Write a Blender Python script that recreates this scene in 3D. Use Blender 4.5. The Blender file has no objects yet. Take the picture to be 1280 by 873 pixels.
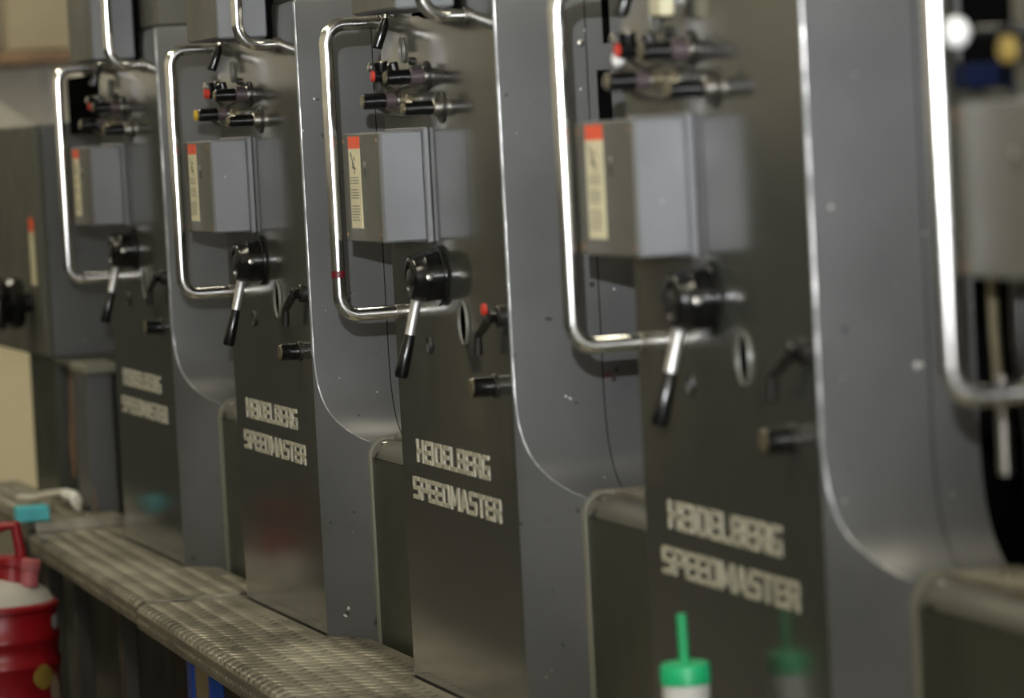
import bpy, math, random
from mathutils import Vector, Matrix
random.seed(7)
S = 1.25            # metres per modelling unit
P = 1.1             # distance between printing units (modelling units)
FL = 0.10           # floor level
sc = bpy.context.scene
COL = sc.collection
pi = math.pi

# ------------------------------------------------------------------ materials
def nodes(name):
    m = bpy.data.materials.new(name); m.use_nodes = True
    nt = m.node_tree
    return m, nt, nt.nodes['Principled BSDF']

def setp(b, **k):
    for n, v in k.items():
        b.inputs[n.replace('_', ' ')].default_value = v

def noise(nt, scale, detail=4, stretch=(1, 1, 1), rough=.55):
    g = nt.nodes.new('ShaderNodeNewGeometry')
    mp = nt.nodes.new('ShaderNodeMapping'); mp.inputs['Scale'].default_value = stretch
    n = nt.nodes.new('ShaderNodeTexNoise'); n.inputs['Scale'].default_value = scale
    n.inputs['Detail'].default_value = detail; n.inputs['Roughness'].default_value = rough
    nt.links.new(g.outputs['Position'], mp.inputs['Vector'])
    nt.links.new(mp.outputs['Vector'], n.inputs['Vector'])
    return n.outputs['Fac']

def ramp(nt, fac, stops):
    r = nt.nodes.new('ShaderNodeValToRGB')
    while len(r.color_ramp.elements) > 1: r.color_ramp.elements.remove(r.color_ramp.elements[0])
    r.color_ramp.elements[0].position = stops[0][0]; r.color_ramp.elements[0].color = (*stops[0][1], 1)
    for p_, c in stops[1:]:
        e = r.color_ramp.elements.new(p_); e.color = (*c, 1)
    nt.links.new(fac, r.inputs['Fac'])
    return r.outputs['Color']

def mix(nt, fac, a, b, typ='MIX'):
    m = nt.nodes.new('ShaderNodeMix'); m.data_type = 'RGBA'; m.blend_type = typ
    if isinstance(fac, float): m.inputs[0].default_value = fac
    else: nt.links.new(fac, m.inputs[0])
    for i, v in ((6, a), (7, b)):
        if isinstance(v, tuple): m.inputs[i].default_value = (*v, 1)
        else: nt.links.new(v, m.inputs[i])
    return m.outputs[2]

def bump(nt, b, fac, strength=.2, dist=.001):
    bp = nt.nodes.new('ShaderNodeBump'); bp.inputs['Strength'].default_value = strength
    bp.inputs['Distance'].default_value = dist
    nt.links.new(fac, bp.inputs['Height']); nt.links.new(bp.outputs['Normal'], b.inputs['Normal'])

def paint(name, c, rough=.35, chips=.0, var=.12, streak=False, ior=1.5, chipc=(.5, .5, .47), coat=0, spots=None, bumps=.12):
    m, nt, b = nodes(name)
    n1 = noise(nt, 3.0, 5, (1, 1, .25) if streak else (1, 1, 1))
    lo = tuple(v*(1-var) for v in c); hi = tuple(v*(1+var) for v in c)
    col = ramp(nt, n1, [(.3, lo), (.7, hi)])
    if streak:
        n3 = noise(nt, 26.0, 3, (1, 1, .05))
        col = mix(nt, .25, col, ramp(nt, n3, [(.35, tuple(v*.75 for v in c)), (.65, tuple(v*1.25 for v in c))]))
    if chips:
        n2 = noise(nt, 46.0, 2, (1, 1, .9))
        col = mix(nt, ramp(nt, n2, [(.80-chips, (0, 0, 0)), (.815-chips, (1, 1, 1))]), col, chipc)
        n4 = noise(nt, 31.0, 2)
        col = mix(nt, ramp(nt, n4, [(.235+chips*.4, (1, 1, 1)), (.25+chips*.4, (0, 0, 0))]), col, (.02, .02, .018))
    if spots:
        n5 = noise(nt, 9.0, 2)
        col = mix(nt, ramp(nt, n5, [(.76, (0, 0, 0)), (.775, (1, 1, 1))]), col, spots)
    nt.links.new(col, b.inputs['Base Color'])
    n6 = noise(nt, 7.0, 6)
    r = nt.nodes.new('ShaderNodeMapRange'); nt.links.new(n6, r.inputs['Value'])
    r.inputs['From Min'].default_value = .3; r.inputs['From Max'].default_value = .7
    r.inputs['To Min'].default_value = rough*.85; r.inputs['To Max'].default_value = rough*1.2
    nt.links.new(r.outputs['Result'], b.inputs['Roughness'])
    b.inputs['IOR'].default_value = ior
    if coat: b.inputs['Coat Weight'].default_value = coat; b.inputs['Coat Roughness'].default_value = .12
    if bumps: bump(nt, b, noise(nt, 60, 3), bumps, .0006)
    return m

def plain(name, c, rough=.5, metal=0., emit=None, es=1., ior=1.5):
    m, nt, b = nodes(name)
    setp(b, Base_Color=(*c, 1), Roughness=rough, Metallic=metal, IOR=ior)
    if name == 'cavity_shade_black': b.inputs['Specular IOR Level'].default_value = 0
    n = noise(nt, 18, 3)
    nt.links.new(ramp(nt, n, [(.3, tuple(v*.88 for v in c)), (.7, tuple(min(1, v*1.1) for v in c))]), b.inputs['Base Color'])
    if emit:
        b.inputs['Emission Color'].default_value = (*emit, 1); b.inputs['Emission Strength'].default_value = es
    return m

M = {}
M['frame'] = paint('grey_blue_machine_paint', (.088, .0895, .091), .40, chips=.055, var=.18, spots=(.085, .035, .045))
M['panel'] = paint('front_panel_paint', (.040, .041, .036), .17, streak=True, chips=.0, bumps=.02, ior=2.1)
M['base'] = paint('base_panel_paint', (.040, .042, .030), .40, streak=True, chips=.05, chipc=(.22, .22, .16))
M['box'] = paint('control_box_paint', (.150, .154, .162), .38, chips=.02, var=.25)
M['boxfront'] = paint('box_paint_dim_aisle_side', (.090, .088, .072), .45, chips=.0)  # aisle-facing copy of the box paint, with dimmer warmer light put into its colour
M['olivepost'] = paint('dark_olive_steel_paint', (.034, .032, .022), .6)
M['railpaint'] = paint('worn_rail_paint', (.105, .103, .085), .42, chips=.03)
M['trim'] = paint('seam_trim_paint', (.20, .195, .15), .45, chips=.0)
M['dark'] = plain('cavity_shade_black', (.003, .003, .003), .8, ior=1.2)  # near-black without sheen stands in for the shade inside gaps and openings
M['black'] = plain('black_plastic', (.004, .004, .004), .20)
M['blackmatte'] = plain('black_oily_iron', (.012, .011, .009), .40)
M['chrome'] = plain('polished_chrome', (.93, .91, .89), .17, 1.)
M['leverchrome'] = plain('scuffed_lever_chrome', (.95, .93, .91), .42, 1.)
M['steel'] = plain('brushed_steel', (.42, .40, .36), .36, 1.)
M['olivemetal'] = plain('dull_brass_fitting', (.16, .14, .085), .4, .6)
M['collar'] = plain('stained_pink_grey_collar', (.065, .048, .050), .4)
M['red'] = plain('red_plastic', (.48, .035, .02), .4)
M['yellow'] = plain('yellow_plastic', (.55, .36, .03), .4)
M['cream'] = plain('cream_paper', (.62, .57, .38), .6)
M['orange'] = plain('orange_red_ink', (.72, .085, .025), .6)
M['pinkred'] = plain('faded_pink_red_cap', (.36, .09, .10), .5)
M['labelyellow'] = plain('worn_yellow_label', (.24, .16, .03), .5)
M['labelcream'] = plain('worn_cream_label', (.28, .20, .14), .6)
M['labelwhite'] = plain('worn_white_label', (.30, .30, .30), .6)
M['dullyellow'] = plain('dull_yellow_cap', (.20, .14, .03), .5)
M['ink'] = plain('black_ink', (.05, .045, .035), .6)
M['tape'] = plain('dark_red_tape', (.10, .004, .008), .4)
M['letter'] = plain('cast_aluminium_letters', (.50, .48, .38), .45, .2)
M['green'] = plain('green_plastic', (.02, .55, .22), .35)
M['greenstraw'] = plain('green_straw', (.02, .42, .16), .35)
M['white'] = plain('white_plastic', (.78, .78, .76), .4)
M['cyan'] = plain('cyan_foam', (.10, .55, .64), .7)
M['canred'] = paint('red_can_enamel', (.235, .005, .009), .36, var=.2, bumps=0)
M['dirtywhite'] = paint('dusty_grey_can_top', (.44, .42, .38), .6, var=.3)
M['blue'] = plain('blue_plastic', (.02, .10, .50), .4)
M['navy'] = plain('navy_plastic', (.002, .005, .022), .8, ior=1.2)
M['tan'] = paint('tan_board', (.34, .26, .14), .6)
M['rail'] = paint('rusty_rail', (.20, .12, .07), .6, var=.35)
M['duct'] = paint('tan_duct_paint', (.29, .25, .17), .5)
M['roller'] = plain('inked_roller_rubber', (.03, .025, .024), .25)
M['rollred'] = plain('magenta_inked_roller', (.12, .01, .018), .25)
M['wallm'] = paint('beige_plaster', (.80, .71, .51), .8, var=.06)
M['wallgrey'] = paint('grey_plaster', (.55, .53, .46), .8, var=.06)
M['wallpale'] = paint('pale_plaster', (.88, .85, .76), .8, var=.05)
M['darkreflect'] = paint('dark_reflected_paint', (.045, .045, .038), .5)
M['floor'] = paint('grey_concrete', (.050, .049, .046), .45, var=.25)
M['ceil'] = paint('white_ceiling', (.55, .54, .48), .9, var=.03)
M['tube'] = plain('fluorescent_diffuser', (.9, .9, .8), .5, 0, (1., .93, .72), 30.)
M['sky'] = plain('daylit_window_glass', (.8, .85, .9), .3, 0, (.94, .96, 1.0), 15.)
M['lowerglow'] = plain('lower_glow_glass', (.8, .82, .82), .5, 0, (.97, .97, 1.0), 5.0)
M['lampmetal'] = plain('lamp_housing_white', (.6, .6, .58), .5)

def worn_edge():
    m, nt, b = nodes('worn_painted_edge')
    n = noise(nt, 60, 4, (1, 1, .3))
    f = ramp(nt, n, [(.44, (.08, .08, .08)), (.60, (.60, .60, .60)), (.68, (1, 1, 1))])
    nt.links.new(mix(nt, f, (.17, .175, .18), (.60, .60, .59)), b.inputs['Base Color'])
    nt.links.new(f, b.inputs['Metallic'])
    b.inputs['Roughness'].default_value = .32
    bump(nt, b, noise(nt, 160, 3), .5, .001)
    return m
M['edge'] = worn_edge()

def tread():
    m, nt, b = nodes('worn_diamond_plate')
    n = noise(nt, 5, 5, (1, 1.6, 1))
    nt.links.new(ramp(nt, n, [(.32, (.12, .11, .08)), (.5, (.27, .25, .195)), (.68, (.42, .39, .31))]), b.inputs['Base Color'])
    setp(b, Metallic=.45, Roughness=.34)
    bump(nt, b, noise(nt, 90, 3), .25, .001)
    return m
M['tread'] = tread()
M['treadnose'] = paint('darker_plate_edge', (.10, .088, .062), .5, var=.3)  # darker than the tread, for the nose face and underside

# ------------------------------------------------------------------ mesh builder
class MB:
    def __init__(s): s.v = []; s.f = []; s.m = []; s.mats = []
    def mi(s, mat):
        if mat not in s.mats: s.mats.append(mat)
        return s.mats.index(mat)
    def add(s, vs, fs, mat):
        b = len(s.v); s.v += [tuple(v) for v in vs]; k = s.mi(mat)
        for f in fs: s.f.append([b+i for i in f]); s.m.append(k)
        return s
    def box(s, x0, x1, y0, y1, z0, z1, mat, bev=0.):
        if bev <= 0:
            vs = [(x, y, z) for x in (x0, x1) for y in (y0, y1) for z in (z0, z1)]
            return s.add(vs, [(0,1,3,2),(4,6,7,5),(0,4,5,1),(2,3,7,6),(0,2,6,4),(1,5,7,3)], mat)
        b = min(bev, (x1-x0)*.45, (y1-y0)*.45, (z1-z0)*.45); vs = []; idx = {}
        for ix in (0, 1):
            for iy in (0, 1):
                for iz in (0, 1):
                    X, Y, Z = (x0, x1)[ix], (y0, y1)[iy], (z0, z1)[iz]
                    sx, sy, sz = (1, -1)[ix], (1, -1)[iy], (1, -1)[iz]
                    for a, p_ in (('x', (X, Y+sy*b, Z+sz*b)), ('y', (X+sx*b, Y, Z+sz*b)), ('z', (X+sx*b, Y+sy*b, Z))):
                        idx[(ix, iy, iz, a)] = len(vs); vs.append(p_)
        fs = []
        for i in (0, 1):
            fs.append([idx[(i, j, k, 'x')] for j, k in ((0,0),(1,0),(1,1),(0,1))][::(1 if i else -1)])
            fs.append([idx[(j, i, k, 'y')] for j, k in ((0,0),(1,0),(1,1),(0,1))][::(-1 if i else 1)])
            fs.append([idx[(j, k, i, 'z')] for j, k in ((0,0),(1,0),(1,1),(0,1))][::(1 if i else -1)])
        for i in (0, 1):
            for j in (0, 1):
                fs.append([idx[(i, j, 0, 'x')], idx[(i, j, 1, 'x')], idx[(i, j, 1, 'y')], idx[(i, j, 0, 'y')]])
                fs.append([idx[(i, 0, j, 'x')], idx[(i, 1, j, 'x')], idx[(i, 1, j, 'z')], idx[(i, 0, j, 'z')]])
                fs.append([idx[(0, i, j, 'y')], idx[(1, i, j, 'y')], idx[(1, i, j, 'z')], idx[(0, i, j, 'z')]])
                for k in (0, 1): fs.append([idx[(i, j, k, 'x')], idx[(i, j, k, 'y')], idx[(i, j, k, 'z')]])
        return s.add(vs, fs, mat)
    def tube(s, pts, r, mat, seg=16, caps=True):
        pts = [Vector(p_) for p_ in pts]; n = len(pts)
        rs = r if isinstance(r, (list, tuple)) else [r]*n
        vs = []; fs = []; prev = None
        for i, p_ in enumerate(pts):
            d = (pts[min(i+1, n-1)]-pts[max(i-1, 0)])
            d = d.normalized() if d.length > 1e-9 else Vector((0, 0, 1))
            if prev is None:
                a = Vector((0, 0, 1)) if abs(d.z) < .9 else Vector((1, 0, 0))
                u = d.cross(a).normalized()
            else:
                u = (prev-d*prev.dot(d)).normalized()
            prev = u; w = d.cross(u)
            for k in range(seg):
                t = 2*pi*k/seg; vs.append(p_+(u*math.cos(t)+w*math.sin(t))*rs[i])
        for i in range(n-1):
            for k in range(seg):
                a, b = i*seg+k, i*seg+(k+1) % seg
                fs.append((a, b, b+seg, a+seg))
        if caps:
            fs.append(tuple(range(seg))[::-1]); fs.append(tuple(range((n-1)*seg, n*seg)))
        return s.add(vs, fs, mat)
    def lathe(s, c, axis, prof, mat, seg=28):
        """prof: (distance along axis, radius); c: origin; sharp steps kept by doubled points"""
        ax = Vector(axis).normalized(); a = Vector((0, 0, 1)) if abs(ax.z) < .9 else Vector((1, 0, 0))
        u = ax.cross(a).normalized(); w = ax.cross(u); c = Vector(c); vs = []; fs = []
        for d, r in prof:
            for k in range(seg):
                t = 2*pi*k/seg; vs.append(c+ax*d+(u*math.cos(t)+w*math.sin(t))*max(r, 1e-5))
        for i in range(len(prof)-1):
            for k in range(seg):
                x, y = i*seg+k, i*seg+(k+1) % seg; fs.append((x, y, y+seg, x+seg))
        fs.append(tuple(range(seg))[::-1]); fs.append(tuple(range((len(prof)-1)*seg, len(prof)*seg)))
        return s.add(vs, fs, mat)
    def extr(s, poly, axis, a0, a1, mat, holes=False):
        """extrude a 2D polygon along axis (0: poly is (y,z); 1: (x,z); 2: (x,y))"""
        def mk(q, a): return {0: (a, q[0], q[1]), 1: (q[0], a, q[1]), 2: (q[0], q[1], a)}[axis]
        n = len(poly); vs = [mk(q, a0) for q in poly]+[mk(q, a1) for q in poly]
        fs = [(i, (i+1) % n, n+(i+1) % n, n+i) for i in range(n)]+[tuple(range(n))[::-1], tuple(range(n, 2*n))]
        return s.add(vs, fs, mat)
    def build(s, name, parent=None, smooth=35, loc=(0, 0, 0)):
        me = bpy.data.meshes.new(name)
        me.from_pydata([(x*S, y*S, z*S) for x, y, z in s.v], [], s.f)
        for k in s.mats: me.materials.append(M[k])
        for p_, k in zip(me.polygons, s.m): p_.material_index = k; p_.use_smooth = True
        import bmesh
        bm = bmesh.new(); bm.from_mesh(me); bmesh.ops.recalc_face_normals(bm, faces=bm.faces); bm.to_mesh(me); bm.free()
        me.set_sharp_from_angle(angle=math.radians(smooth))
        o = bpy.data.objects.new(name, me); COL.objects.link(o)
        o.location = tuple(v*S for v in loc)
        if parent: o.parent = parent
        return o

def tag(o, label=None, cat=None, group=None, kind=None):
    for k, v in (('label', label), ('category', cat), ('group', group), ('kind', kind)):
        if v: o[k] = v
    return o
def thing(name, loc, label, cat, group=None):
    o = bpy.data.objects.new(name, None); COL.objects.link(o)
    o.location = tuple(v*S for v in loc); o.empty_display_size = .1
    return tag(o, label, cat, group)
def copy_tree(o, parent=None):
    c = o.copy(); COL.objects.link(c)
    if parent: c.parent = parent
    for ch in list(o.children): copy_tree(ch, c)
    return c

# ------------------------------------------------------------------ block letters
def letter(ch, w, h, t):
    """list of convex polygons in (x, z), stroke t; extended grotesque capitals"""
    th = t*.90; c = .16*h
    R = lambda x0, x1, z0, z1: [(x0, z0), (x1, z0), (x1, z1), (x0, z1)]
    m0, m1 = h/2-th/2, h/2+th/2
    top, bot, mid = R(0, w, h-th, h), R(0, w, 0, th), R(0, w, m0, m1)
    L, Rr = R(0, t, 0, h), R(w-t, w, 0, h)
    if ch == 'H': return [L, Rr, mid]
    if ch == 'E': return [L, top, bot, R(0, w*.94, m0, m1)]
    if ch == 'I': return [R(0, t, 0, h)]
    if ch == 'L': return [L, bot]
    if ch == 'D': return [L, [(0, h-th), (w-c*.5, h-th), (w-c, h), (0, h)], [(0, 0), (w-c, 0), (w-c*.5, th), (0, th)],
                          [(w-t, th*.8), (w-c, 0), (w, c), (w, h-c), (w-c, h), (w-t, h-th*.8)]]
    if ch == 'B': return [L, [(0, h-th), (w, h-th), (w-c*.6, h), (0, h)], [(0, 0), (w-c*.6, 0), (w, th), (0, th)], R(0, w-c*.5, m0, m1),
                          [(w-t, m1-.01*h), (w-c*.4, m1-.1*h), (w, m1+c*.3), (w, h-c*.8), (w-c*.6, h), (w-t, h-th)],
                          [(w-t, th), (w-c*.6, 0), (w, c*.8), (w, m0-c*.3), (w-c*.4, m0+.1*h), (w-t, m0+.01*h)]]
    if ch in 'PR':
        o = [L, [(0, h-th), (w, h-th), (w-c*.6, h), (0, h)], R(0, w-c*.5, m0-.04*h, m1-.04*h),
             [(w-t, m0), (w-c*.6, m0-.04*h), (w, m0+c*.6), (w, h-c*.8), (w-c*.6, h), (w-t, h-th)]]
        if ch == 'R': o.append([(w*.52, m0), (w-t, 0), (w, 0), (w, m0*.7), (w*.80, m0)])
        return o
    if ch == 'G': return [[(0, c), (c, 0), (t, th), (t, h-th), (c, h), (0, h-c)], R(c, w, h-th, h), R(c, w, 0, th), R(w-t, w, 0, m1), R(w*.5, w, m0, m1)]
    if ch == 'S': return [R(c*.6, w, h-th, h), R(0, w-c*.6, 0, th), R(c*.5, w-c*.5, m0, m1),
                          [(0, m0+c*.7), (c*.7, m0), (t, m1), (t, h-th), (c*.6, h), (0, h-c*.6)],
                          [(w-t, th), (w-c*.6, 0), (w, c*.6), (w, m1-c*.7), (w-c*.7, m1), (w-t, m0)]]
    if ch == 'M': return [L, Rr, [(t*.4, h), (t*1.15, h), (w/2+t*.3, .18*h), (w/2-t*.3, .18*h)], [(w-t*1.15, h), (w-t*.4, h), (w/2+t*.3, .18*h), (w/2-t*.3, .18*h)]]
    if ch == 'A': return [[(0, 0), (t*1.1, 0), (w/2+t*.35, h), (w/2-t*.6, h)], [(w-t*1.1, 0), (w, 0), (w/2+t*.6, h), (w/2-t*.35, h)], R(w*.22, w*.78, .2*h, .2*h+th)]
    if ch == 'T': return [top, R(w/2-t/2, w/2+t/2, 0, h)]
    return [L]

def word(text, x0, x1, z0, h, name, parent):
    rel = {'I': .36, 'M': 1.28, 'L': .86, 'E': .92, 'T': .95, 'A': 1.1}
    ws = [rel.get(c, 1.) for c in text]; gap = .17
    u = (x1-x0)/(sum(ws)+gap*(len(text)-1)); x = x0; mb = MB(); t = h*.20
    for c, w in zip(text, ws):
        W = w*u
        for poly in letter(c, W, h, min(t, u*.3)):
            mb.extr([(x+a, z0+b) for a, b in poly], 1, -.0018, .0005, 'letter')
        x += W+gap*u
    return mb.build(name, parent, smooth=20)

# ------------------------------------------------------------------ one printing unit
XL, XR = -.062, .52          # panel left / right edge
TOPZ = 1.565
COVE = [(0., .995), (.0012, .972), (.003, .951), (.007, .931), (.012, .915), (.018, .902), (.026, .89), (.036, .8785), (.046, .87), (.057, .862), (.068, .857)]
G = 'printing units standing in a row'

def side_frame(parent):
    r = .0032; D = .18; lv = [(.068, FL), (.068, .5)]+[(a, b) for a, b in reversed(COVE)]+[(0., 1.2), (0., 1.4), (0., TOPZ-.005), (-.004, TOPZ)]
    mb = MB(); rings = []
    for dx, z in lv:
        e = 0.0 if dx >= 0 else .004
        dx = max(dx, 0)
        q = [(XL+e, D), (XL+e, .004+e), (XL+.004+e, 0+e)]
        Q1 = (XR-r-e, r+e); Q2 = (XR+dx-r-e, r+dx+e)
        for k in range(5):
            a = -pi/2+pi/4*k/4; q.append((Q1[0]+r*math.cos(a), Q1[1]+r*math.sin(a)))
        for k in range(5):
            a = -pi/4+pi/4*k/4; q.append((Q2[0]+r*math.cos(a), Q2[1]+r*math.sin(a)))
        xs = XR+dx-e
        for y, d in ((.1254, 0), (.1257, .0018), (.1266, .0018), (.1269, 0)):
            q.append((xs-d, y))
        q.append((xs, D))
        rings.append([(a, b, z) for a, b in q])
    n = len(rings[0]); vs = [v for rg in rings for v in rg]
    F_, E_, Pn, Dk = [], [], [], []
    for i in range(len(rings)-1):
        zlow = rings[i][0][2]
        for k in range(n):
            f = (i*n+k, i*n+(k+1) % n, (i+1)*n+(k+1) % n, (i+1)*n+k)
            if k in (1, 2): Pn.append(f)
            elif 3 <= k <= 6: (E_ if zlow > .99 else F_).append(f)
            elif 8 <= k <= 11: E_.append(f) if zlow > .855 else F_.append(f)
            elif k == 7: F_.append(f)
            elif 13 <= k <= 15: Dk.append(f)
            else: F_.append(f)
    F_.append(tuple((len(rings)-1)*n+k for k in range(n))); F_.append(tuple(range(n))[::-1])
    b = len(mb.v); mb.v += vs
    for fs, m in ((F_, 'frame'), (E_, 'edge'), (Pn, 'panel'), (Dk, 'dark')):
        k = mb.mi(m)
        for f in fs: mb.f.append([b+i for i in f]); mb.m.append(k)
    return mb.build('side_frame', parent, smooth=40)

def prof_base(o=0.):
    """outline (y, z) of the low base between the uprights, offset o outwards"""
    pts = [(.07-o, FL), (.07-o, .833)]
    for k in range(1, 7):
        a = pi/2*k/6; pts.append((.097-(.027+o)*math.cos(a), .833+(.027+o)*math.sin(a)))
    return pts

def knob(mb, x, z, segs, y=0.):
    """cylindrical fitting standing out of the panel; segs: (y0, y1, radius, material)"""
    for y0, y1, r, m in segs:
        b = min(.0015, r*.2, (y1-y0)*.3)
        mb.lathe((x, y-y0, z), (0, -1, 0), [(0, r), (y1-y0-b, r), (y1-y0, r-b)], m)

def build_unit():
    U = thing('printing_unit', (0, 0, 0), '', 'machine', G)
    side_frame(U)
    # upper body above the ledge
    mb = MB(); mb.box(XL+.003, XR-.012, .006, .18, TOPZ, 2.05, 'boxfront', .006); mb.build('upper_housing', U)
    # low base between this upright and the next
    mb = MB(); pr = prof_base()
    mb.extr([(.17, FL), (.07, FL), (.07, .832), (.17, .832)], 0, XR+.066, P+XL-.001, 'base'); bp_ = mb.build('base_panel', U, smooth=50)
    mb = MB(); mb.extr([(.097, .832)]+pr[1:]+[(.0975, .859)], 0, XR+.0665, P+XL-.001, 'railpaint'); mb.build('rounded_rail', bp_, smooth=60)
    mb = MB(); mb.box(XR+.066, P+XL-.001, .0975, .178, .832, .852, 'dark'); mb.build('rail_bed', bp_)
    mb = MB(); a = prof_base(.004); b = prof_base(-.003)
    a = a+[(.125, .864)]; b = b+[(.125, .857)]
    mb.extr(a+b[::-1], 0, XR+.055, XR+.074, 'trim'); mb.build('seam_trim', U, smooth=50)
    # tread on the base top
    mb = MB(); mb.box(XR+.08, P+XL-.002, .106, .18, .852, .866, 'tread', .001)
    x = XR+.09; k = 0
    while x < P+XL-.01:
        for y in (.112+.006*(k % 2), .126+.006*(k % 2), .142+.006*(k % 2), .160+.006*(k % 2)):
            mb.add([(x-.006, y, .866), (x, y-.0025, .866), (x+.006, y, .866), (x, y+.0025, .866), (x, y, .8685)], [(0,1,4),(1,2,4),(2,3,4),(3,0,4)], 'tread')
        x += .014; k += 1
    mb.build('foot_tread', U)
    mb = MB(); xx = XR+.105
    mb.add([(xx, .0695, .842), (xx+.004, .066, .838), (xx, .067, .822), (xx-.004, .069, .836), (xx+.002, .085, .859), (xx+.006, .082, .856)],
           [(0, 1, 2, 3), (0, 1, 5, 4), (0, 3, 4)], 'steel')
    mb.box(xx-.006, xx+.006, .078, .090, .854, .8585, 'steel', .001); mb.build('cover_clip', U)
    # machine interior seen in the gap
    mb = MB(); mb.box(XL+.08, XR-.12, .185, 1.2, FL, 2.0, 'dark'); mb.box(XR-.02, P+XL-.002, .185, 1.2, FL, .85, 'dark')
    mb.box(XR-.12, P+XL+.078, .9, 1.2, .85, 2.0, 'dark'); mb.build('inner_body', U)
    for rx, rz, rr, m in ((.66, .93, .06, 'roller'), (.80, 1.02, .075, 'rollred'), (.64, 1.30, .05, 'roller'), (.83, 1.36, .07, 'roller')):
        mb = MB(); mb.lathe((rx, .2, rz), (0, 1, 0), [(0, rr*.3), (.02, rr*.3), (.02, rr*.92), (.025, rr), (.68, rr)], m, 32); mb.build('ink_roller', U)
    # chrome grab handles
    def handle(x, yr, z0, z1, nm, r0=.028):
        pts = [(x, 0, z0), (x, yr+r0, z0)]
        for k in range(1, 8):
            a = pi/2*k/7; pts.append((x, yr+r0-r0*math.sin(a), z0+r0-r0*math.cos(a)))
        for k in range(1, 9): pts.append((x, yr, z0+r0+(z1-z0-2*r0)*k/9))
        for k in range(0, 8):
            a = pi/2*k/7; pts.append((x, yr+r0-r0*math.cos(a), z1-r0+r0*math.sin(a)))
        pts.append((x, 0, z1))
        mb = MB(); mb.tube(pts, .0098, 'chrome', 24, False); h_ = mb.build(nm, U, smooth=60)
        for z in (z0, z1):
            c = MB(); c.lathe((x, .0, z), (0, -1, 0), [(-.001, .0108), (.007, .0108), (.0075, .0102)], 'steel', 24); c.build('handle_socket', h_)
        return h_
    handle(-.027, -.090, 1.085, 1.507, 'lower_grab_handle')
    handle(.405, -.066, 1.499, 1.93, 'upper_grab_handle', .034)
    # control box
    mb = MB(); x0, x1, z0, z1, y1 = -.029, .175, 1.192, 1.348, -.073
    mb.box(x0, x1, y1+.002, -.0085, z0, z1, 'box', .003)
    mb.box(x0-.003, x1+.0025, -.009, 0, z0-.003, z1+.004, 'box', .002)
    cb = mb.build('control_box', U)
    mb = MB(); mb.box(x0+.0015, x1-.0015, y1-.0005, y1+.004, z0+.0015, z1-.0015, 'boxfront', .0008)
    for a, b in ((x0+.009, z0+.010), (x1-.012, z0+.010), (x0+.009, z1-.012), (x1-.012, z1-.012)):
        mb.lathe((a, y1, b), (0, -1, 0), [(-.001, .0035), (.0015, .0035), (.002, .0025)], 'rail', 12)
    mb.lathe((x0+.125, y1, 1.303), (0, -1, 0), [(-.001, .004), (.002, .004)], 'steel', 12)
    mb.box(x0+.12, x0+.13, y1-.0015, y1, 1.285, 1.297, 'ink')
    mb.build('front_cover', cb)
    mb = MB(); sx, ys = .008, y1-.0012
    tp = lambda a, b: (sx+a, b)
    w = .062
    mb.extr([tp(0, 1.326), tp(w, 1.326), tp(w, 1.3435), tp(0, 1.3435)], 1, ys, y1-.0002, 'orange')
    mb.extr([tp(0, 1.212), tp(w, 1.212), tp(w, 1.326), tp(0, 1.326)], 1, ys, y1-.0002, 'cream')
    for a0, b0, a1, b1, tt in ((.012, 1.320, .022, 1.308, .003), (.022, 1.308, .030, 1.301, .003), (.022, 1.306, .020, 1.297, .003), (.030, 1.300, .030, 1.290, .003), (.028, 1.314, .036, 1.309, .002), (.024, 1.300, .038, 1.297, .002)):
        dx, dz = a1-a0, b1-b0; L_ = math.hypot(dx, dz); nx, nz = -dz/L_*tt/2, dx/L_*tt/2
        mb.extr([tp(a0+nx, b0+nz), tp(a1+nx, b1+nz), tp(a1-nx, b1-nz), tp(a0-nx, b0-nz)], 1, ys-.0004, ys, 'ink')
    rr = random.Random(3)
    for z in (1.284, 1.280, 1.276, 1.2665, 1.2625, 1.2585, 1.2545, 1.243, 1.239, 1.235, 1.231, 1.227, 1.223):
        a = .006
        while a < .046:
            l = rr.uniform(.004, .010); mb.extr([tp(a, z), tp(min(a+l, .05), z), tp(min(a+l, .05), z+.0012), tp(a, z+.0012)], 1, ys-.0003, ys, 'ink'); a += l+.0022
        if z in (1.276, 1.2545): continue
    mb.build('warning_sticker', cb)
    # round adjusting knob with lever
    mb = MB(); kx, kz = .204, 1.143
    knob(mb, kx, kz, [(0, .0035, .030, 'blackmatte'), (.0035, .0085, .0425, 'black')])
    mb.lathe((kx, -.0085, kz), (0, -1, 0), [(0, .034), (.016, .0345), (.017, .0355), (.020, .0355), (.021, .0345), (.034, .031), (.0375, .029), (.039, .026), (.0385, .022), (.036, .020)], 'black', 40)
    mb.lathe((kx, -.044, kz), (0, -1, 0), [(0, .012), (.003, .012), (.0045, .009)], 'blackmatte', 20)
    kb = mb.build('adjusting_knob', U)
    mb = MB(); mb.lathe((kx+.0335, -.027, kz), (1, 0, .05), [(-.003, .005), (.0012, .005), (.002, .0035)], 'steel', 14); mb.build('set_screw', kb)
    mb = MB(); A_, B_, C_ = Vector((.196, -.036, 1.110)), Vector((.191, -.047, 1.063)), Vector((.188, -.063, 1.003))
    mb.tube([A_, A_.lerp(B_, .12), B_], [.0085, .0075, .0072], 'leverchrome', 16)
    mb.tube([B_, B_.lerp(C_, .06), B_.lerp(C_, .5), B_.lerp(C_, .93), C_], [.0066, .0078, .0092, .0098, .0080], 'black', 20)
    mb.build('lever', kb)
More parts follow.
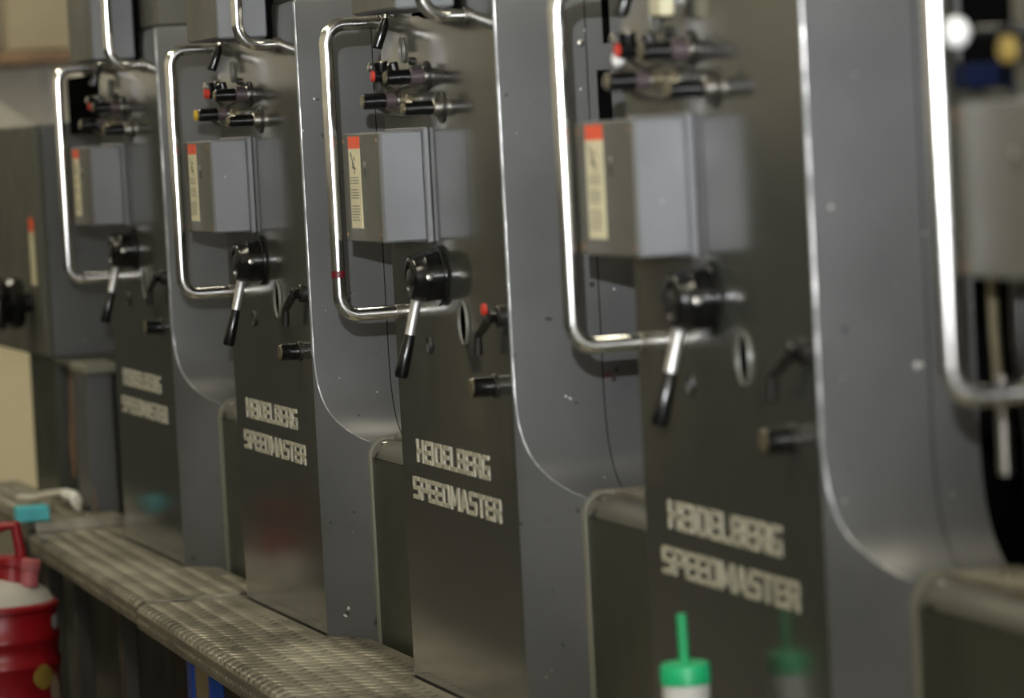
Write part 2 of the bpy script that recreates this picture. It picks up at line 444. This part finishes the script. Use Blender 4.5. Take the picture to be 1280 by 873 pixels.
    # slots and holes in the panel
    def ringm(mb, x, z, a, b, t, m='railpaint'):
        n = 28; vs = []; fs = []
        for k in range(n):
            q = 2*pi*k/n; c_, s_ = math.cos(q), math.sin(q)
            vs += [(x+a*c_, -.0004, z+b*s_), (x+(a-t*.5)*c_, -.0045, z+(b-t*.5)*s_), (x+(a-t)*c_, -.0008, z+(b-t)*s_)]
        for k in range(n):
            j = (k+1) % n
            for i in (0, 1): fs.append((3*k+i, 3*j+i, 3*j+i+1, 3*k+i+1))
        mb.add(vs, fs, m)
        mb.add([(x+(a-t)*math.cos(2*pi*k/n), -.0008, z+(b-t)*math.sin(2*pi*k/n)) for k in range(n)], [tuple(range(n))], 'dark')
    mb = MB(); ringm(mb, .308, 1.080, .021, .031, .0032); mb.build('oval_port', U)
    mb = MB(); ringm(mb, .128, 1.043, .010, .014, .004, 'blackmatte'); mb.build('small_port', U)
    mb = MB(); ringm(mb, .066, 1.463, .012, .019, .003); mb.build('upper_port', U)
    mb = MB(); knob(mb, .112, 1.446, [(0, .006, .006, 'blackmatte')]); mb.build('plug_screw', U)
    # short push knob
    mb = MB(); knob(mb, .44, 1.0, [(0, .004, .0165, 'blackmatte'), (.004, .033, .0135, 'black'), (.033, .0355, .0118, 'olivemetal')]); mb.build('push_knob', U)
    # three stacked regulator fittings
    mb = MB(); knob(mb, .183, 1.423, [(0, .003, .0215, 'blackmatte'), (.003, .008, .0135, 'steel'), (.008, .026, .0128, 'collar'), (.026, .060, .0105, 'black'), (.060, .0625, .008, 'olivemetal')])
    mb.lathe((.15, -.038, 1.431), (0, -.2, 1), [(0, .008), (.012, .008), (.014, .006)], 'black', 16); mb.build('regulator_fitting', U)
    mb = MB(); knob(mb, .082, 1.392, [(0, .016, .0085, 'olivemetal'), (.016, .021, .0100, 'steel'), (.021, .036, .0105, 'collar'), (.036, .068, .0112, 'black'), (.068, .0705, .0085, 'olivemetal')]); mb.build('regulator_fitting', U)
    mb = MB(); knob(mb, .25, 1.378, [(0, .003, .0225, 'blackmatte'), (.003, .014, .0125, 'steel'), (.014, .054, .0098, 'black'), (.054, .058, .0075, 'olivemetal')])
    mb.lathe((.245, -.042, 1.386), (-.2, -1, .3), [(0, .0105), (.008, .0105), (.009, .009)], 'olivemetal', 18); mb.build('regulator_fitting', U)
    mb = MB(); knob(mb, .045, 1.428, [(0, .018, .006, 'olivemetal'), (.018, .040, .0095, 'black'), (.040, .044, .0080, 'red')])
    mb.lathe((.045, -.028, 1.430), (0, -.05, 1), [(0, .008), (.016, .0105), (.0175, .0105)], 'black', 18)
    mb.lathe((.045, -.028, 1.4475), (0, -.05, 1), [(0, .0095), (.0018, .0095)], 'olivemetal', 18)
    mb.lathe((.043, -.043, 1.441), (0, -1, .2), [(0, .0065), (.004, .0065), (.005, .004)], 'steel', 12); mb.build('elbow_fitting', U)
    mb = MB(); mb.tube([(.045, -.03, 1.42), (.06, -.024, 1.41), (.09, -.02, 1.403), (.12, -.022, 1.408), (.18, -.02, 1.412)], .0032, 'blackmatte', 8)
    mb.tube([(.082, -.045, 1.383), (.12, -.04, 1.372), (.2, -.035, 1.368), (.25, -.03, 1.372)], .0032, 'blackmatte', 8); mb.build('hose', U)
    # bent crank
    mb = MB(); knob(mb, .495, 1.096, [(0, .010, .0145, 'blackmatte'), (.010, .018, .0085, 'black'), (.018, .022, .0105, 'black')])
    mb.tube([(.495, -.019, 1.096), (.465, -.021, 1.080), (.442, -.021, 1.070), (.436, -.021, 1.043)], [.0075, .0065, .0058, .0068], 'blackmatte', 12); mb.build('crank', U)
    # hanging black release lever at the top arm
    mb = MB(); mb.tube([(.02, 0, 1.514), (.02, -.008, 1.519), (.02, -.012, 1.508)], .0045, 'chrome', 12)
    mb.tube([(.02, -.011, 1.511), (.02, -.014, 1.500), (.02, -.027, 1.470), (.02, -.0275, 1.468)], [.0050, .0072, .0085, .0070], 'black', 16); mb.build('release_lever', U)
    # projecting upper cover
    mb = MB(); mb.box(.14, .37, -.090, -.008, 1.512, 1.95, 'box', .003); mb.box(.15, .372, -.008, .004, 1.508, 1.95, 'dark'); uc = mb.build('upper_cover', U)
    mb = MB(); mb.box(.142, .368, -.0925, -.0895, 1.514, 1.949, 'boxfront', .001); mb.build('front_cover', uc)
    word('HEIDELBERG', .026, .392, .8685, .0335, 'maker_lettering', U)
    word('SPEEDMASTER', -.004, .437, .8135, .0325, 'model_lettering', U)
    return U

U0 = build_unit()
units = [U0]+[copy_tree(U0) for _ in range(4)]
UL = ['farthest of the lettered grey printing units, beside the far end of the step plate',
      'grey printing unit second from the far end, yellow cap on its fittings',
      'grey printing unit with dark red tape on its chrome grab handle',
      'large grey printing unit directly behind the green lidded tumbler',
      'nearest grey printing unit, cut off by the right edge']
for n, (u, l) in enumerate(zip(units, UL)):
    u.location = (n*P*S, 0, 0); u['label'] = l

# unit differences the photo shows
mb = MB(); mb.tube([(-.027, -.090, 1.140), (-.027, -.090, 1.150)], .0102, 'tape', 24); mb.build('tape_band', units[2])
mb = MB(); mb.lathe((.488, -.0225, 1.106), (0, -1, 0), [(0, .0085), (.004, .0085), (.0055, .006)], 'red', 16); tag(mb.build('crank_cap', units[2]), 'red cap on the crank')
mb = MB(); mb.lathe((.082, -.071, 1.392), (0, -1, 0), [(0, .0092), (.004, .0092), (.005, .007)], 'yellow', 16); tag(mb.build('fitting_cap', units[1]), 'yellow cap')
mb = MB(); mb.lathe((.045, -.0445, 1.428), (0, -1, 0), [(0, .0085), (.003, .0085), (.004, .006)], 'red', 16); mb.build('fitting_cap', units[1])
mb = MB(); mb.lathe((.022, -.026, 1.418), (-.1, -1, .1), [(0, .006), (.004, .0095), (.011, .0095), (.014, .005)], 'white', 16); mb.lathe((.045, -.02, 1.425), (-.9, -.3, -.25), [(0, .004), (.024, .004)], 'black', 10); tag(mb.build('fitting_cap', units[3]), 'pale white cap')
mb = MB(); mb.box(.128, .168, -.030, -.012, 1.462, 1.494, 'cream', .003); tag(mb.build('paper_tag', units[3]), 'cream paper tag')
mb = MB(); mb.lathe((-.054, 0, 1.411), (.0, -1, 0), [(.046, .006), (.051, .0125), (.058, .0145), (.065, .0125), (.070, .008), (.072, .002)], 'white', 24); mb.lathe((-.054, 0, 1.411), (.0, -1, 0), [(0, .006), (.047, .0045)], 'black', 12); tag(mb.build('ball_knob', units[4]), 'round white knob')
mb = MB(); mb.box(-.19, -.17, .05, .07, 1.355, 1.378, 'navy', .003); mb.box(-.29, -.25, .04, .075, 1.36, 1.385, 'navy', .003); mb.box(-.30, -.16, .055, .17, 1.33, 1.36, 'olivepost', .003); mb.build('hose_clamp', units[4])
mb = MB(); mb.lathe((.082, -.066, 1.392), (0, -1, 0), [(0, .0118), (.008, .0118), (.010, .009)], 'dullyellow', 18); mb.build('fitting_cap', units[4])
mb = MB(); mb.tube([(-.24, .05, 1.20), (-.24, .05, 1.13), (-.235, .05, 1.08)], .005, 'olivemetal', 10); mb.tube([(-.20, .06, 1.21), (-.18, .05, 1.12), (-.20, .07, 1.02), (-.26, .10, .90)], .009, 'blackmatte', 12); mb.build('hose', units[4])
mb = MB(); mb.tube([(-.228, .05, 1.085), (-.228, .05, .99)], .0070, 'steel', 14); mb.build('spindle', units[4])
for ch in list(units[4].children_recursive):
    if ch.name.split('.')[0] in ('elbow_fitting', 'warning_sticker'): bpy.data.objects.remove(ch)
mb = MB(); mb.box(XR-.002, XR+.0012, .150, .160, 1.45, 1.54, 'dark'); mb.box(XR-.002, XR+.0012, .139, .158, 1.345, 1.415, 'dark'); mb.build('cable_slot', units[2])
mb = MB(); mb.lathe((XR, .118, 1.452), (1, 0, 0), [(-.001, .0045), (.003, .0045), (.004, .003)], 'steel', 12); mb.build('bolt', units[2])

# ------------------------------------------------------------------ far end unit of the press
EX = -.80
E_ = thing('delivery_unit', (EX, 0, 0), 'grey end unit of the press at the far left, with a black handwheel', 'machine')
mb = MB(); mb.box(-.30, 0, 0, .5, FL, 1.405, 'base', .004); mb.build('side_frame', E_)
mb = MB(); mb.box(.0, .006, .004, .5, .885, 1.40, 'frame', .003); mb.build('side_plate', E_)
mb = MB(); mb.box(.535, .695, .004, .30, 1.495, 2.1, 'boxfront', .005); mb.box(-.3, .6, .30, .5, 1.45, 2.1, 'frame', .003); mb.build('upper_body', E_)
mb = MB(); mb.box(.32, .70, .012, .28, 1.375, 1.495, 'dark'); mb.build('recess', E_)  # solid near-black box standing in for a shaded opening
mb = MB(); mb.box(-1.3, -.01, -.012, .35, .885, 1.405, 'boxfront', .006); mb.build('overhanging_cabinet', E_)
mb = MB(); mb.box(-.12, -.07, -.0145, -.011, 1.045, 1.165, 'cream'); mb.box(-.12, -.07, -.0145, -.011, 1.165, 1.195, 'orange'); mb.build('warning_sticker', E_)
mb = MB(); mb.lathe((-.16, -.012, 1.005), (0, -1, 0), [(0, .022), (.02, .022), (.02, .052), (.03, .058), (.045, .058), (.055, .050), (.056, .044), (.06, .044), (.062, .058), (.075, .060), (.078, .055), (.078, .035), (.07, .030)], 'black', 36)
mb.lathe((-.16, -.088, 1.005), (0, -1, 0), [(0, .018), (.006, .018), (.008, .014)], 'steel', 20); mb.build('handwheel', E_)
mb = MB(); mb.box(0, .17, .004, .36, .868, .884, 'base', .004); mb.build('shelf', E_)
mb = MB(); mb.tube([(.04, .032, .868), (.04, .033, .76), (.04, .030, .70), (.04, .028, .62)], [.004, .006, .009, .004], 'rail', 10)
mb.tube([(.03, .05, .868), (.03, .055, .80), (.03, .05, .76)], [.010, .014, .008], 'navy', 10)
mb.extr([(.048, .70), (.074, .685), (.074, .755), (.062, .755)], 0, .03, .036, 'cream'); mb.build('hanging_tools', E_)

cab = thing('side_cabinet', (-.42, 0, 0), 'narrow dark blue-grey cabinet beside the farthest lettered unit', 'cabinet')
mb = MB(); mb.box(-.16, 0, .002, .060, FL, .865, 'frame', .005); mb.build('body', cab)
mb = MB(); mb.box(-.165, .004, -.002, .075, .865, .888, 'trim', .005); mb.build('top', cab)
mb = MB(); mb.box(-.02, .004, .006, .010, .57, .62, 'rail'); mb.build('handle', cab)

# ------------------------------------------------------------------ step plates along the press
def front(x): return -.155-.026*(x+.4)
def seatback(x0, x1):
    """machine-side outline of a plate: along the uprights, into each recess"""
    pts = [(x0, None)]
    for n in range(0, 5):
        a, b = n*P+XR, (n+1)*P+XL
        for x, y in ((a, -.005), (a+.070, .048), (b-.06, .048), (b-.008, .03), (b-.006, -.005)):
            if x0 < x < x1: pts.append((x, y))
    if x0 < -.5: pts += [(-.412, -.005), (-.408, .048)]
    elif x0 < 0: pts[1:1] = [(XL-.06, .048), (XL-.008, .03), (XL-.006, -.005)]
    def yat(x):
        if -.408 < x <= XL-.06: return .048
        for n in range(0, 5):
            a, b = n*P+XR, (n+1)*P+XL
            if a+.062 <= x <= b-.06: return .048
        return -.005
    pts[0] = (x0, yat(x0)); pts.append((x1, yat(x1)))
    return pts
def plate(x0, x1, z, label, n_):
    t = thing('step_plate', ((x0+x1)/2, 0, 0), label, 'step', 'diamond plate steps along the press')
    ox = (x0+x1)/2; mb = MB(); th = .012
    back = seatback(x0, x1)
    xs = [x0+(x1-x0)*k/24 for k in range(25)]
    fr = [(x, front(x)+.016) for x in xs]
    poly = [(x-ox, y) for x, y in fr]+[(x-ox, y) for x, y in back[::-1]]
    mb.extr(poly, 2, z-th, z, 'tread')
    # rolled nose
    rings = []
    for x in xs:
        f = front(x); q = [(f+.016, z)]
        for k in range(1, 6):
            a = pi/2*k/5; q.append((f+.016-.016*math.sin(a), z-.016+.016*math.cos(a)))
        q += [(f, z-.040), (f+.005, z-.040), (f+.005, z-.016), (f+.016, z-.008)]
        rings.append([(x-ox, a, b) for a, b in q])
    n = len(rings[0]); vs = [v for r_ in rings for v in r_]
    fs = [(i*n+k, i*n+(k+1) % n, (i+1)*n+(k+1) % n, (i+1)*n+k) for i in range(len(xs)-1) for k in range(n)]
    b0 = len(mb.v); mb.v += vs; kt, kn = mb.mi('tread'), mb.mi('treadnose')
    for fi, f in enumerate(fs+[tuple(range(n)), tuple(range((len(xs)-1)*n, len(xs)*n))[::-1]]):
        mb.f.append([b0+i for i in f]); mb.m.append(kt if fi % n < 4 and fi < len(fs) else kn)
    # raised lozenges
    def inside(x, y):
        for i in range(len(back)-1):
            (a, b), (c, d) = back[i], back[i+1]
            if a <= x <= c and c > a: return y < b+(d-b)*(x-a)/(c-a)-.008
        return False
    pitch = .037; i = 0; x = x0+.01
    while x < x1-.01:
        j = 0; y = front(x)+.012
        while y < .06:
            if inside(x, y+.002):
                L_, W_, hh = .0145, .0042, .0014
                dx, dy = (.7071, .7071) if i % 2 else (.7071, -.7071)
                yy = y+(pitch*.5 if i % 2 else 0)
                if not inside(x, yy+.009): y += pitch; continue
                q = lambda a, b: (x-ox+a*dx-b*dy, yy+a*dy+b*dx)
                mb.add([(*q(-L_, 0), z), (*q(0, -W_), z), (*q(L_, 0), z), (*q(0, W_), z), (*q(-L_*.5, 0), z+hh), (*q(L_*.5, 0), z+hh), (*q(0, -W_*.45), z+hh), (*q(0, W_*.45), z+hh)],
                       [(0, 1, 6, 4), (1, 2, 5, 6), (2, 3, 7, 5), (3, 0, 4, 7), (4, 6, 5, 7)], 'tread')
            y += pitch; j += 1
        f = front(x)
        if i % 2 == 0:      # lozenges rolled over the nose
            L_ = .004
            mb.add([(x-ox-L_, f+.004, z-.0045), (x-ox, f+.010, z-.0008), (x-ox+L_, f+.004, z-.0045), (x-ox, f-.0004, z-.014), (x-ox, f+.0018, z-.0022)],
                   [(0, 1, 4), (1, 2, 4), (2, 3, 4), (3, 0, 4)], 'tread')
        mb.add([(x-ox-.0045*(i % 2)-.002, f, z-.026), (x-ox, f, z-.020), (x-ox+.0045*(i % 2)+.002, f, z-.026), (x-ox, f, z-.034), (x-ox, f-.002, z-.026)],
               [(0, 1, 4), (1, 2, 4), (2, 3, 4), (3, 0, 4)], 'tread')
        x += pitch*.5; i += 1
    mb.box(x1-ox-.003, x1-ox+.002, front(x1)+.016, back[-1][1]-.001, z-{.573: .0215, .5505: .005}.get(z, .0235), z+.0002, 'tread', .0008)
    mb.build('tread', t, smooth=25)
    for px in n_:
        m2 = MB(); f = front(px)
        m2.box(px-ox-.022, px-ox+.022, f+.05, f+.080, FL+.008, z-th, 'olivepost', .003)
        m2.box(px-ox-.04, px-ox+.04, f+.045, f+.085, FL, FL+.008, 'olivepost', .001)
        m2.build('leg', t)
    m2 = MB(); m2.box(x0-ox+.02, x1-ox-.02, -.085, -.05, z-th-.05, z-th, 'olivepost', .002); m2.build('beam', t)
    return t
plate(-1.35, -.301, .573, 'farthest step plate, with a cyan block lying on it', (-.42,))
plate(-.30, 1.008, .5505, 'middle step plate, overlapping the nearer one beside the second unit', (-.06, .50))
plate(1.010, 4.7, .545, 'nearest diamond plate step, bright worn lozenges along its nose', (1.72, 3.2, 4.55))

# ------------------------------------------------------------------ loose things
cup = thing('tumbler', (3.548, -.067, .545+.0025), 'drinking tumbler with a green lid and a green straw', 'cup')
mb = MB(); mb.lathe((0, 0, 0), (0, 0, 1), [(0, .019), (.002, .021), (.165, .0262), (.178, .0262)], 'white', 36); mb.build('cup_body', cup)
mb = MB(); mb.lathe((0, 0, .172), (0, 0, 1), [(0, .0268), (.001, .0280), (.020, .0280), (.0225, .0268), (.0235, .0245), (.0225, .022), (.0225, .005)], 'green', 40); mb.build('lid', cup)
mb = MB(); mb.tube([(-.002, 0, .192), (-.004, 0, .25)], .0058, 'greenstraw', 16); mb.build('straw', cup)

can = thing('safety_can', (.195, -.312, FL), 'dented red metal can with grey dusty top, beside the step', 'can')
R_ = .118
pr = [(0, R_-.004), (.004, R_)]
for zz in (.09, .255, .305):
    pr += [(zz-.012, R_), (zz-.006, R_+.004), (zz+.006, R_+.004), (zz+.012, R_)]
pr += [(.358, R_), (.362, R_+.004), (.370, R_+.004), (.374, R_-.002)]
mb = MB(); mb.lathe((0, 0, 0), (0, 0, 1), pr, 'canred', 56); body = mb.build('body', can)
mb = MB(); mb.lathe((0, 0, .370), (0, 0, 1), [(0, R_-.003), (.022, R_*.88), (.040, R_*.66), (.050, R_*.42), (.054, R_*.2)], 'dirtywhite', 48); mb.build('top', can)
mb = MB(); mb.lathe((.02, .03, .412), (0, .1, 1), [(0, .034), (.03, .030), (.035, .036), (.048, .036), (.052, .03)], 'canred', 24); mb.lathe((-.02, -.035, .412), (0, 0, 1), [(0, .022), (.04, .020), (.045, .024), (.055, .022)], 'canred', 20); mb.lathe((.05, .058, .405), (0, .15, 1), [(0, .020), (.03, .018), (.034, .021), (.050, .021), (.054, .016)], 'pinkred', 20); mb.build('spout', can)
mb = MB(); mb.tube([(.03, .035, .41), (.035, .050, .47), (.035, .042, .525), (.02, .01, .520), (0, -.05, .500), (-.01, -.10, .49), (-.01, -.11, .45), (-.01, -.10, .38)], .0115, 'canred', 12); mb.build('handle', can)
for a0, a1, z0, z1, m in ((.20, .62, .208, .258, 'yellow'), (.55, .85, .17, .235, 'cream'), (.68, .92, .318, .350, 'white')):
    n = 8; vs = []; mb = MB()
    for k in range(n+1):
        a = a0+(a1-a0)*k/n+.2; w = math.sin(pi*(k+.9)/(n+1.8))
        for s_ in (-1, 1): vs.append((math.cos(a)*(R_+.0046), math.sin(a)*(R_+.0046), (z0+z1)/2+s_*(z1-z0)/2*w))
    mb.add(vs, [(2*k, 2*k+2, 2*k+3, 2*k+1) for k in range(n)], 'label'+m)
    tag(mb.build('worn_label', can), {'yellow': 'yellow worn label', 'cream': 'cream worn label', 'white': 'white worn label'}[m])

blk = thing('foam_block', (-.285, -.143, .5762), 'small cyan block lying on the farthest step plate', 'block')
mb = MB(); mb.box(-.055, .0, -.036, .030, 0, .031, 'cyan', .003); mb.build('block_body', blk)
mb = MB(); mb.box(-.09, -.0555, -.02, .034, .002, .022, 'greenstraw', .002); mb.build('strip', blk)
mb = MB()
mb.tube([(-.75, -.10, .5860), (-.72, -.07, .5860), (-.62, -.06, .600), (-.56, -.03, .607), (-.50, -.02, .602), (-.46, -.02, .590), (-.42, -.03, .5860)], .0085, 'wallgrey', 12)
mb.tube([(-.55, -.03, .603), (-.50, -.023, .603), (-.46, -.024, .594)], .013, 'white', 12)
tag(mb.build('hose_end'), 'pale grey hose end with white wrap beside the cyan block', 'hose')

brd = thing('leaning_board', (1.34, -.13, FL), 'tan board in a blue frame under the nearest step plate', 'board')
mb = MB(); mb.box(-.13, .0, -.006, .006, .02, .40, 'tan', .002); mb.build('panel', brd)
mb = MB(); mb.box(-.17, -.13, -.012, .012, 0, .42, 'blue', .003); mb.box(0, .02, -.012, .012, 0, .42, 'blue', .003); mb.box(-.13, 0, -.012, .012, 0, .02, 'blue', .003); mb.build('frame', brd)

# under-step rail; its tall dark skirt is added, standing in for shade
mb = MB(); mb.extr([(-.045, FL), (-.008, FL), (-.008, .515), (-.014, .515), (-.014, .30), (-.045, .20)], 0, -1.3, 4.6, 'olivepost'); tag(mb.build('kick_rail'), 'dark sloped metal rail with an added shade skirt under the step plates', 'rail')

# ------------------------------------------------------------------ room
def struct(name, mb, **k): return tag(mb.build(name, None, **k), kind='structure')
X0, X1, Y0_, Y1_, H = -5.2, 11.5, -3.0, 3.2, 3.4
mb = MB(); mb.box(X0-.1, X1+.1, Y0_-.1, Y1_+.1, FL-.1, FL, 'floor'); struct('floor', mb)
mb = MB(); mb.box(X0-.1, X1+.1, Y0_-.1, Y1_+.1, H, H+.1, 'ceil'); struct('ceiling', mb)
mb = MB(); mb.box(X0-.1, X0, Y0_, Y1_, FL, H, 'wallm'); struct('wall_far', mb)
mb = MB(); mb.box(X0-.1, X1+.1, Y0_-.1, Y0_, FL, H, 'wallgrey'); struct('wall_left', mb)
mb = MB(); mb.box(X0-.1, X1+.1, Y1_, Y1_+.1, FL, H, 'wallgrey'); struct('wall_right', mb)
mb = MB(); mb.box(X1, X1+.1, Y0_, Y1_, FL, H, 'wallpale'); struct('wall_near', mb)
mb = MB(); mb.box(X0, X0+.01, Y0_, Y1_, 1.15, H, 'wallpale'); struct('trim_1', mb)
mb = MB(); mb.box(X0+.01, X1, Y0_, Y0_+.01, FL, 1.28, 'darkreflect'); struct('added_dark_band', mb)  # unseen dark band added to darken the lower reflections in the front panels
mb = MB(); mb.box(X0+.011, X0+.05, -2.7, .35, FL, 1.75, 'darkreflect'); d_ = struct('added_dark_door', mb)  # unseen dark door added so the glossy panels reflect less light
mb = MB(); mb.tube([(X0+.05, .1, .95), (X0+.09, .1, .95), (X0+.09, .1, 1.15), (X0+.05, .1, 1.15)], .012, 'steel', 10); mb.build('added_door_handle', d_)
wz0, wz1 = 1.40, 2.7
for i, (a, b) in enumerate(((-2.7, -.9), (-.7, 1.1))):
    mb = MB(); mb.box(X1-.012, X1-.004, a+.04, b-.04, wz0+.04, wz1-.04, 'sky'); g_ = struct('window_%d' % (i+1), mb)
    mb = MB(); mb.box(X1-.012, X1-.004, a+.04, b-.04, .55, wz0-.04, 'lowerglow'); mb.build('added_glow_pane', g_)  # glowing pane added below the window to brighten the lower chrome rods
    mb = MB()
    for c in ((a, b, .51, .55), (a, a+.04, .51, wz0), (b-.04, b, .51, wz0), (a, b, wz0, wz0+.04), (a, b, wz1-.04, wz1), (a, a+.04, wz0, wz1), (b-.04, b, wz0, wz1), ((a+b)/2-.015, (a+b)/2+.015, wz0, wz1)):
        mb.box(X1-.03, X1, c[0], c[1], c[2], c[3], 'lampmetal')
    mb.build('window_frame', g_)
# far-wall fittings
mb = MB(); mb.box(X0+.013, X0+.6, .57, .85, 1.66, 3.0, 'duct', .01); tag(mb.build('air_duct'), 'tan metal duct high on the far wall', 'duct')
mb = MB(); mb.box(X0+.013, X0+.66, .50, .88, 1.625, 1.658, 'rail', .004); tag(mb.build('support_rail'), 'rusty rail under the tan duct at far left', 'rail')
mb = MB(); mb.tube([(X0+.08, .79, FL), (X0+.08, .79, H)], .02, 'white', 14); tag(mb.build('wall_pipe'), 'pale vertical pipe on the far wall at far left', 'pipe')

# ceiling lamps; row above the press added to brighten far wall and chrome arms
for n, (x, y) in enumerate([(x, y) for x in (-3.2, -.6, 2.0, 4.6, 7.4, 10.) for y in (-1.6,)]+[(-3.4, .8), (-.9, .8), (1.7, .8), (4.3, .8), (6.9, .8)]):
    l = thing('ceiling_light', (x, y, H), 'fluorescent ceiling lamp in the workshop', 'lamp', 'ceiling lamps over the aisle')
    mb = MB(); mb.box(-.65, .65, -.13, .13, -.05, 0, 'lampmetal', .004); mb.build('housing', l)
    mb = MB(); mb.box(-.63, .63, -.11, .11, -.065, -.05, 'tube', .003); mb.build('diffuser', l)

# ------------------------------------------------------------------ camera
F = 4710.478; rx, ry, rz = .06233277, -.29272749, -.07036131
cx, sx, cy, sy, cz, sz = math.cos(rx), math.sin(rx), math.cos(ry), math.sin(ry), math.cos(rz), math.sin(rz)
Rm = Matrix(((cz, -sz, 0), (sz, cz, 0), (0, 0, 1))) @ Matrix(((cy, 0, sy), (0, 1, 0), (-sy, 0, cy))) @ Matrix(((1, 0, 0), (0, cx, -sx), (0, sx, cx)))
B = Matrix(((0, 1, 0), (0, 0, -1), (-1, 0, 0)))       # world -> unrotated camera (right, down, forward)
W2C = Rm @ B
right, down, fwd = W2C[0], W2C[1], W2C[2]
Rc = Matrix((right, -down, -fwd)).transposed()
CP = Vector((7.47700377, -1.43474313, 1.35))*S
cam_d = bpy.data.cameras.new('camera'); cam = bpy.data.objects.new('camera', cam_d); COL.objects.link(cam)
cam.matrix_world = Matrix.Translation(CP) @ Rc.to_4x4()
cam_d.sensor_fit = 'HORIZONTAL'; cam_d.sensor_width = 36; cam_d.lens = F/1280*36
cam_d.clip_start = .05; cam_d.clip_end = 60
cam_d.dof.use_dof = True; cam_d.dof.focus_distance = 5.75*S
cam_d.dof.aperture_fstop = (cam_d.lens/1000)/(.0325*S)
sc.camera = cam

# ------------------------------------------------------------------ lights
fd = bpy.data.lights.new('camera_flash', 'SPOT'); fl = bpy.data.objects.new('camera_flash', fd); COL.objects.link(fl)
fl.matrix_world = Matrix.Translation(CP+Vector((0, -.07, .25))*S) @ Rc.to_4x4()
fd.energy = 1250; fd.color = (.96, .97, 1.0); fd.shadow_soft_size = .02; fd.spot_size = math.radians(26); fd.spot_blend = 1.
fl.matrix_world = fl.matrix_world @ Matrix.Rotation(math.radians(-3.0), 4, 'Y') @ Matrix.Rotation(math.radians(4.2), 4, 'X')
w = bpy.data.worlds.new('world'); sc.world = w; w.use_nodes = True
w.node_tree.nodes['Background'].inputs[0].default_value = (.5, .5, .5, 1); w.node_tree.nodes['Background'].inputs[1].default_value = 0.0

vs_ = sc.view_settings; vs_.view_transform = 'Standard'; vs_.look = 'None'; vs_.exposure = 0; vs_.gamma = 1; vs_.use_curve_mapping = False
sc.cycles.use_denoising = True
sc.cycles.max_bounces = 8; sc.cycles.glossy_bounces = 5
sc.cycles.sample_clamp_indirect = 6
